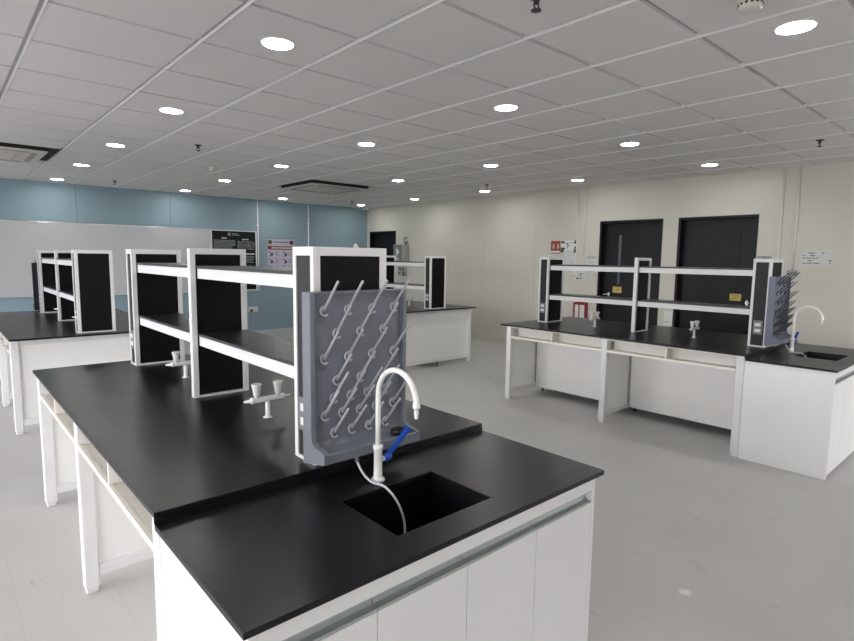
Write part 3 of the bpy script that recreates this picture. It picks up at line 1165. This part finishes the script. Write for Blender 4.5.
# safety poster
P = Thing('wall_poster', 'white and lilac safety poster with red band and two round emblems', 'poster', (5.22, YB, 1.06))
px0, px1, pz0, pz1 = 4.905, 5.535, 1.060, 1.947
sheet = P.part('sheet', MB().box(px0, px1, YB - .014, YB - .002, pz0, pz1, .001), 'poster_lilac')
q = MB()
for x, m1, m2 in ((4.965, 'emblem_olive', 'sign_green'), (5.465, 'emblem_maroon', 'ink')):
    q.tube([(x, fy1, 1.865), (x, fy0, 1.865)], .052, 22, m1)
    q.tube([(x, fy0 + .0005, 1.865), (x, fy0 - .0008, 1.865)], .030, 18, m2)
line(q, 5.04, 5.40, 1.868, .030, 'ink_grey')
line(q, px0, px1, 1.942, .008, 'icon_blue')
line(q, px0 + .005, px1 - .005, 1.745, .075, 'poster_red')
P.part('emblems', q, 'poster_red', sheet)
q = MB()
for k in range(11):
    line_x = 5.00 + k * .045
    q.box(line_x, line_x + .032, fy0 - .0006, fy0, 1.728, 1.762)
P.part('band_lettering', q, 'poster_heading', sheet)
q = MB()
for rr, z in enumerate((1.620, 1.465, 1.310, 1.155)):
    for cc, x in enumerate((4.965, 5.115, 5.290, 5.430)):
        if cc in (0, 2):
            q.tube([(x + .035, fy1, z - .012), (x + .035, fy0, z - .012)], .034, 14, 'icon_blue')
            line(q, x - .03, x + .005, z + .035, .028, 'icon_blue')
            line(q, x - .02 + .02 * rr % .03, x + .03, z - .048, .018, 'icon_blue')
        else:
            for k in range(3):
                line(q, x - .04, x + .055 - rnd.random() * .02, z + .03 - k * .030, .012, 'ink_grey')
P.part('printed_icons', q, 'icon_blue', sheet, 'grid of dark icons')


def conduit(pts, r, label, group=None, clips=()):
    th = Thing('conduit', label, 'conduit', pts[-1], group)
    th.part('pipe', MB().tube(pts, r, 10), 'conduit_cream' if pts[0][0] > 7.3 else 'lamp_white')
    for c in clips:
        q = MB()
        if pts[0][0] > 7.3:
            q.box(XR - .026, XR, c[1] - .016, c[1] + .016, c[2] - .008, c[2] + .008, .002, 'conduit_cream')
        else:
            q.box(c[0] - .022, c[0] + .022, YB - .026, YB, c[2] - .012, c[2] + .012, .003)
        th.part('clip', q, 'lamp_white')


conduit([(4.700, YB - .013, ZC), (4.700, YB - .013, .846)], .012, 'white conduit on blue wall beside the right edge of black poster',
        'conduits on the blue wall', [(4.7, YB, 2.2), (4.7, YB, .95)])
conduit([(5.885, YB - .013, ZC - .02), (5.885, YB - .013, 0)], .012, 'white conduit on blue wall right of the safety poster',
        'conduits on the blue wall', [(5.885, YB, 2.3), (5.885, YB, 1.2)])
S1 = Thing('wall_socket', 'beige wall socket low on the blue wall, below the black poster', 'socket', (4.57, YB, .42))
S1.part('plate', MB().box(4.46, 4.66, YB - .035, YB - .001, .40, .505, .004), 'detector_white')
S1.part('socket_face', MB().box(4.475, 4.545, YB - .038, YB - .033, .405, .450, .002), 'ink', label='black socket face')
q = MB()
prof = [(.11 * math.cos(t * PI / 12), .11 * .75 * math.sin(t * PI / 12)) for t in range(0, 7)]
q.box(7.07, 7.18, YB - .10, YB, 1.78, 1.835, .008)
q.lathe(7.125, YB - .055, [(.045, 1.834), (.046, 1.845), (.042, 1.862), (.032, 1.876), (.018, 1.885), (.005, 1.888)], 20)  # small white rounded fixture of unidentified use
mono('wall_fixture', q, 'lamp_white', 'small white domed lamp on the blue wall, peeking over the nearest shelf end', 'fixture', (7.125, YB - .05, 1.78))

Cm = Thing('security_camera', 'small dark security camera high in the corner of blue and beige walls', 'camera', (7.36, YB - .10, ZC))
Cm.part('bracket', MB().box(7.36, XR, YB - .10, YB, ZC - .035, ZC, .004), 'lamp_white')
Cm.part('camera_body', MB().tube([(7.43, YB - .06, ZC - .05), (7.34, YB - .17, ZC - .075)], [.032, .032], 14), 'lamp_white')
Cm.part('lens', MB().tube([(7.345, YB - .164, ZC - .074), (7.333, YB - .179, ZC - .0775)], [.026, .024], 14), 'ink', label='dark lens')

# ------------------------------------------------------------------ beige wall things


def wbox(q, ya, yb, z0, z1, d=.012, bev=.001, m=None, d0=.0):
    q.box(XR - d, XR - d0, min(ya, yb), max(ya, yb), z0, z1, bev, m)
    return q


conduit([(XR - .011, 1.285, ZC), (XR - .011, 1.285, 0)], .011, 'beige conduit on beige wall nearest the right hand black door',
        'conduits beside the right door', [(XR, 1.285, 2.2), (XR, 1.285, 1.8)])
conduit([(XR - .011, 1.120, ZC), (XR - .011, 1.120, 1.478)], .011, 'beige conduit running down to the grey outlet box above the right sink',
        'conduits beside the right door', [(XR, 1.12, 2.2), (XR, 1.12, 1.7)])
conduit([(XR - .011, 4.205, ZC), (XR - .011, 4.205, 0)], .010, 'thin beige conduit just right of the red and green wall signs',
        'conduits beside the left door', [(XR, 4.205, 2.3)])
conduit([(XR - .011, 4.070, ZC), (XR - .011, 4.070, 1.66)], .010, 'thin beige conduit between the wall signs and left of two doors',
        'conduits beside the left door', [(XR, 4.07, 2.3)])
O = Thing('outlet_box', 'grey outlet box at the foot of a conduit above the right sink', 'outlet', (XR, 1.12, 1.40))
O.part('box', wbox(MB(), 1.072, 1.168, 1.420, 1.478, .05, .004), 'switch_grey')
O.part('cover', wbox(MB(), 1.082, 1.158, 1.428, 1.470, .056, .003, None, .049), 'box_grey')

# red fire sign
s = Thing('fire_sign', 'red square fire sign with white symbols on the beige wall', 'sign', (XR, 4.62, 1.68))
pl = s.part('plate', wbox(MB(), 4.525, 4.712, 1.675, 1.885, .010), 'red_sign')
for c in (4.665, 4.575):
    q = MB()
    wbox(q, c - .028, c + .010, 1.752, 1.835, .0118, 0, None, .0095)
    wbox(q, c - .034, c + .016, 1.765, 1.785, .0118, 0, None, .0095)
    s.part('symbol', q, 'sign_pink', pl)
s.part('caption_strip', wbox(MB(), 4.530, 4.707, 1.690, 1.720, .0118, 0, None, .0095), 'sign_white', pl)
# evacuation map sign
s = Thing('evacuation_sign', 'white evacuation plan with dark green corner arrows right of the red sign', 'sign', (XR, 4.35, 1.69))
pl = s.part('plate', wbox(MB(), 4.190, 4.515, 1.685, 1.890, .010), 'sign_white')
q = MB()
for ya, yb, za, zb in ((4.512, 4.450, 1.690, 1.735), (4.512, 4.430, 1.735, 1.775), (4.505, 4.435, 1.840, 1.880), (4.260, 4.195, 1.690, 1.745),
                       (4.245, 4.195, 1.750, 1.790), (4.255, 4.200, 1.835, 1.885)):
    wbox(q, ya, yb, za, zb, .0118, 0, None, .0095)
s.part('corner_arrows', q, 'sign_green', pl, 'dark green arrow blocks')
q = MB()
for ya, yb, za, zb in ((4.42, 4.36, 1.83, 1.85), (4.39, 4.37, 1.76, 1.83), (4.37, 4.33, 1.80, 1.815), (4.36, 4.28, 1.845, 1.857)):
    wbox(q, ya, yb, za, zb, .0118, 0, None, .0095)
s.part('plan_drawing', q, 'ink_grey', pl)
s.part('caption_strip', wbox(MB(), 4.43, 4.27, 1.695, 1.712, .0118, 0, None, .0095), 'sign_teal', pl)


def notice(ya, yb, z0, z1, label, rows, m='paper', seed=1, ink='ink_grey', dens=.6, header=None):
    r = random.Random(seed)
    th = Thing('wall_notice', label, 'notice', (XR, (ya + yb) / 2, z0), 'paper notices on the beige wall')
    pl = th.part('paper', wbox(MB(), ya, yb, z0, z1, .004, 0), m)
    q = MB()
    a, b = min(ya, yb), max(ya, yb)
    h = (z1 - z0) / (rows + 1)
    for k in range(rows):
        z = z1 - h * (k + 1)
        y = b - .015
        while y > a + .03:
            w = min(.02 + r.random() * .05, y - a - .012)
            if r.random() < dens:
                wbox(q, y, y - w, z - h * .22, z + h * .22, .0052, 0, None, .0038)
            y -= w + .012
    if header:
        wbox(q, b - .01, a + .01, z1 - header, z1 - .008, .0052, 0, None, .0038)
    th.part('print', q, ink, pl)


notice(4.450, 4.200, 1.510, 1.672, 'pale paper notice directly under the evacuation plan sign', 4, seed=2, dens=.25, ink='paper_grey')
notice(4.025, 3.825, 1.500, 1.640, 'pale notice with grey header strip just left of the left door', 3, seed=3, dens=.35, ink='paper_grey', header=.045)
notice(4.255, 4.070, 1.235, 1.415, 'paper notice with black drawing and caption, behind the upper shelf gap', 4, seed=5, dens=.45, ink='ink')
notice(4.040, 3.830, 1.265, 1.420, 'faint grey notice beside the left door frame, below shelf level', 4, seed=7, dens=.6, ink='paper_grey')
notice(1.040, .715, 1.535, 1.720, 'wide clear notice with scattered dark print on wall above right sink', 5, 'paper', 11, 'ink_grey', .55)
notice(2.690, 2.570, .640, .850, 'small plain white notice on the wall strip between the two doors', 3, 'sign_white', 13, 'paper_grey', .2)

# fire hose cabinet
c = Thing('fire_extinguisher_cabinet', 'red fire extinguisher cabinet with white panels, low on the beige wall', 'cabinet', (XR, 4.066, .50))
q = MB()
for ya, yb, z0, z1 in ((4.183, 4.158, .50, .885), (3.973, 3.948, .50, .885), (4.158, 3.973, .845, .885), (4.158, 3.973, .50, .54), (4.083, 4.068, .54, .845)):
    wbox(q, ya, yb, z0, z1, .07, .003)
wbox(q, 4.118, 3.988, .885, .915, .05, .003)
fr = c.part('frame', q, 'red_cabinet')
wbox_m = wbox(MB(), 4.158, 4.083, .54, .845, .055, .001)
c.part('window_panel', wbox_m, 'sign_white', fr, 'white panel')
c.part('window_panel', wbox(MB(), 4.068, 3.973, .60, .845, .055, .001), 'sign_white', fr, 'white panel')

# signs on doors
xd = XR + .10


def dsign(y0, y1, z0, z1, label):
    th = Thing('door_sign', label, 'sign', (xd, (y0 + y1) / 2, z0), 'yellow door signs')
    p = th.part('plate', MB().box(xd - .004, xd - .0005, y0, y1, z0, z1), 'yellow_sign')
    q = MB()
    for k in range(3):
        q.box(xd - .0052, xd - .0038, y0 + .025, y1 - .02 - .02 * (k % 2), z1 - .022 - k * .022, z1 - .014 - k * .022)
    th.part('print', q, 'emblem_olive', p)


dsign(3.434, 3.581, 1.066, 1.163, 'yellow sign on the left of the two black doors')
dsign(1.712, 1.853, 1.055, 1.146, 'yellow sign on the right of the two black doors')

# electrical box with cable near the corner door
e = Thing('electrical_box', 'grey green electrical box with white mark beside the far corner door', 'electrical box', (XR, 8.72, 1.50))
e.part('housing', wbox(MB(), 8.50, 8.905, 1.505, 1.865, .13, .006), 'box_grey')
e.part('front_cover', wbox(MB(), 8.60, 8.890, 1.515, 1.850, .138, .003, None, .128), 'box_green', label='green front cover')
q = MB()
for ya, yb, za, zb in ((8.79, 8.75, 1.62, 1.78), (8.75, 8.71, 1.66, 1.75), (8.71, 8.68, 1.68, 1.71), (8.80, 8.70, 1.53, 1.56)):
    wbox(q, ya, yb, za, zb, .1395, 0, None, .137)
e.part('symbol', q, 'sign_white')
q = MB()
loop = [(XR - .05, 8.60, 1.865)]
for k in range(13):
    a = -PI * .4 + 1.75 * PI * k / 12
    loop.append((XR - .04, 8.575 + .055 * math.sin(a), 1.955 + .075 * -math.cos(a)))
q.tube(smooth_path(loop, 4), .009, 8)
mono('cable_loop', q, 'ink', 'black cable looped above the grey green electrical box', 'cable', (XR - .05, 8.60, 1.87))
e = Thing('junction_box', 'small grey box with black parts below the grey green electrical box', 'electrical box', (XR, 8.70, 1.16))
e.part('housing', wbox(MB(), 8.57, 8.82, 1.165, 1.37, .06, .004), 'box_grey')
q = MB()
for ya, yb, za, zb in ((8.78, 8.74, 1.31, 1.35), (8.74, 8.71, 1.30, 1.33), (8.66, 8.61, 1.28, 1.34), (8.64, 8.59, 1.18, 1.26), (8.80, 8.77, 1.20, 1.25)):
    wbox(q, ya, yb, za, zb, .066, .001, None, .059)
e.part('switches', q, 'ink', label='black switches')

# ------------------------------------------------------------------ daylight
w = bpy.data.worlds.new('overcast_sky')
SC.world = w
w.use_nodes = True
nt = w.node_tree
bg = nt.nodes['Background']
tc = nt.nodes.new('ShaderNodeTexCoord')
sp = nt.nodes.new('ShaderNodeSeparateXYZ')
nt.links.new(tc.outputs['Generated'], sp.inputs[0])
rp = nt.nodes.new('ShaderNodeValToRGB')
rp.color_ramp.elements[0].position = 0.47
rp.color_ramp.elements[0].color = (.30, .30, .30, 1)
rp.color_ramp.elements[1].position = 0.53
rp.color_ramp.elements[1].color = (.96, .95, 1.0, 1)
mr = nt.nodes.new('ShaderNodeMapRange')
mr.inputs['From Min'].default_value = -1
mr.inputs['From Max'].default_value = 1
nt.links.new(sp.outputs['Z'], mr.inputs['Value'])
nt.links.new(mr.outputs['Result'], rp.inputs['Fac'])
nt.links.new(rp.outputs['Color'], bg.inputs['Color'])
bg.inputs['Strength'].default_value = 12.0

# ------------------------------------------------------------------ camera
cam = bpy.data.cameras.new('camera')
cam.sensor_width = 36.0
cam.lens = 36.0 * 553.73 / 854.0
cam.clip_start = 0.02
co = bpy.data.objects.new('camera', cam)
COL.objects.link(co)
yaw, pit, rol = math.radians(41.6614), math.radians(6.4064), math.radians(0.7587)
fw = Vector((math.sin(yaw) * math.cos(pit), math.cos(yaw) * math.cos(pit), -math.sin(pit)))
rt = Vector((math.cos(yaw), -math.sin(yaw), 0))
up = rt.cross(fw)
r2 = rt * math.cos(rol) + up * math.sin(rol)
u2 = -rt * math.sin(rol) + up * math.cos(rol)
M = Matrix((r2, u2, -fw)).transposed().to_4x4()
M.translation = Vector((-0.4176, -1.0108, 1.565))
co.matrix_world = M
SC.camera = co

SC.view_settings.view_transform = 'Standard'
SC.view_settings.look = 'None'
SC.view_settings.gamma = 1.0
SC.view_settings.use_curve_mapping = False
SC.view_settings.exposure = 0.07
SC.cycles.use_denoising = True
SC.cycles.max_bounces = 10
SC.cycles.diffuse_bounces = 6
SC.cycles.sample_clamp_indirect = 6.0
SC.cycles.caustics_reflective = False
SC.cycles.caustics_refractive = False
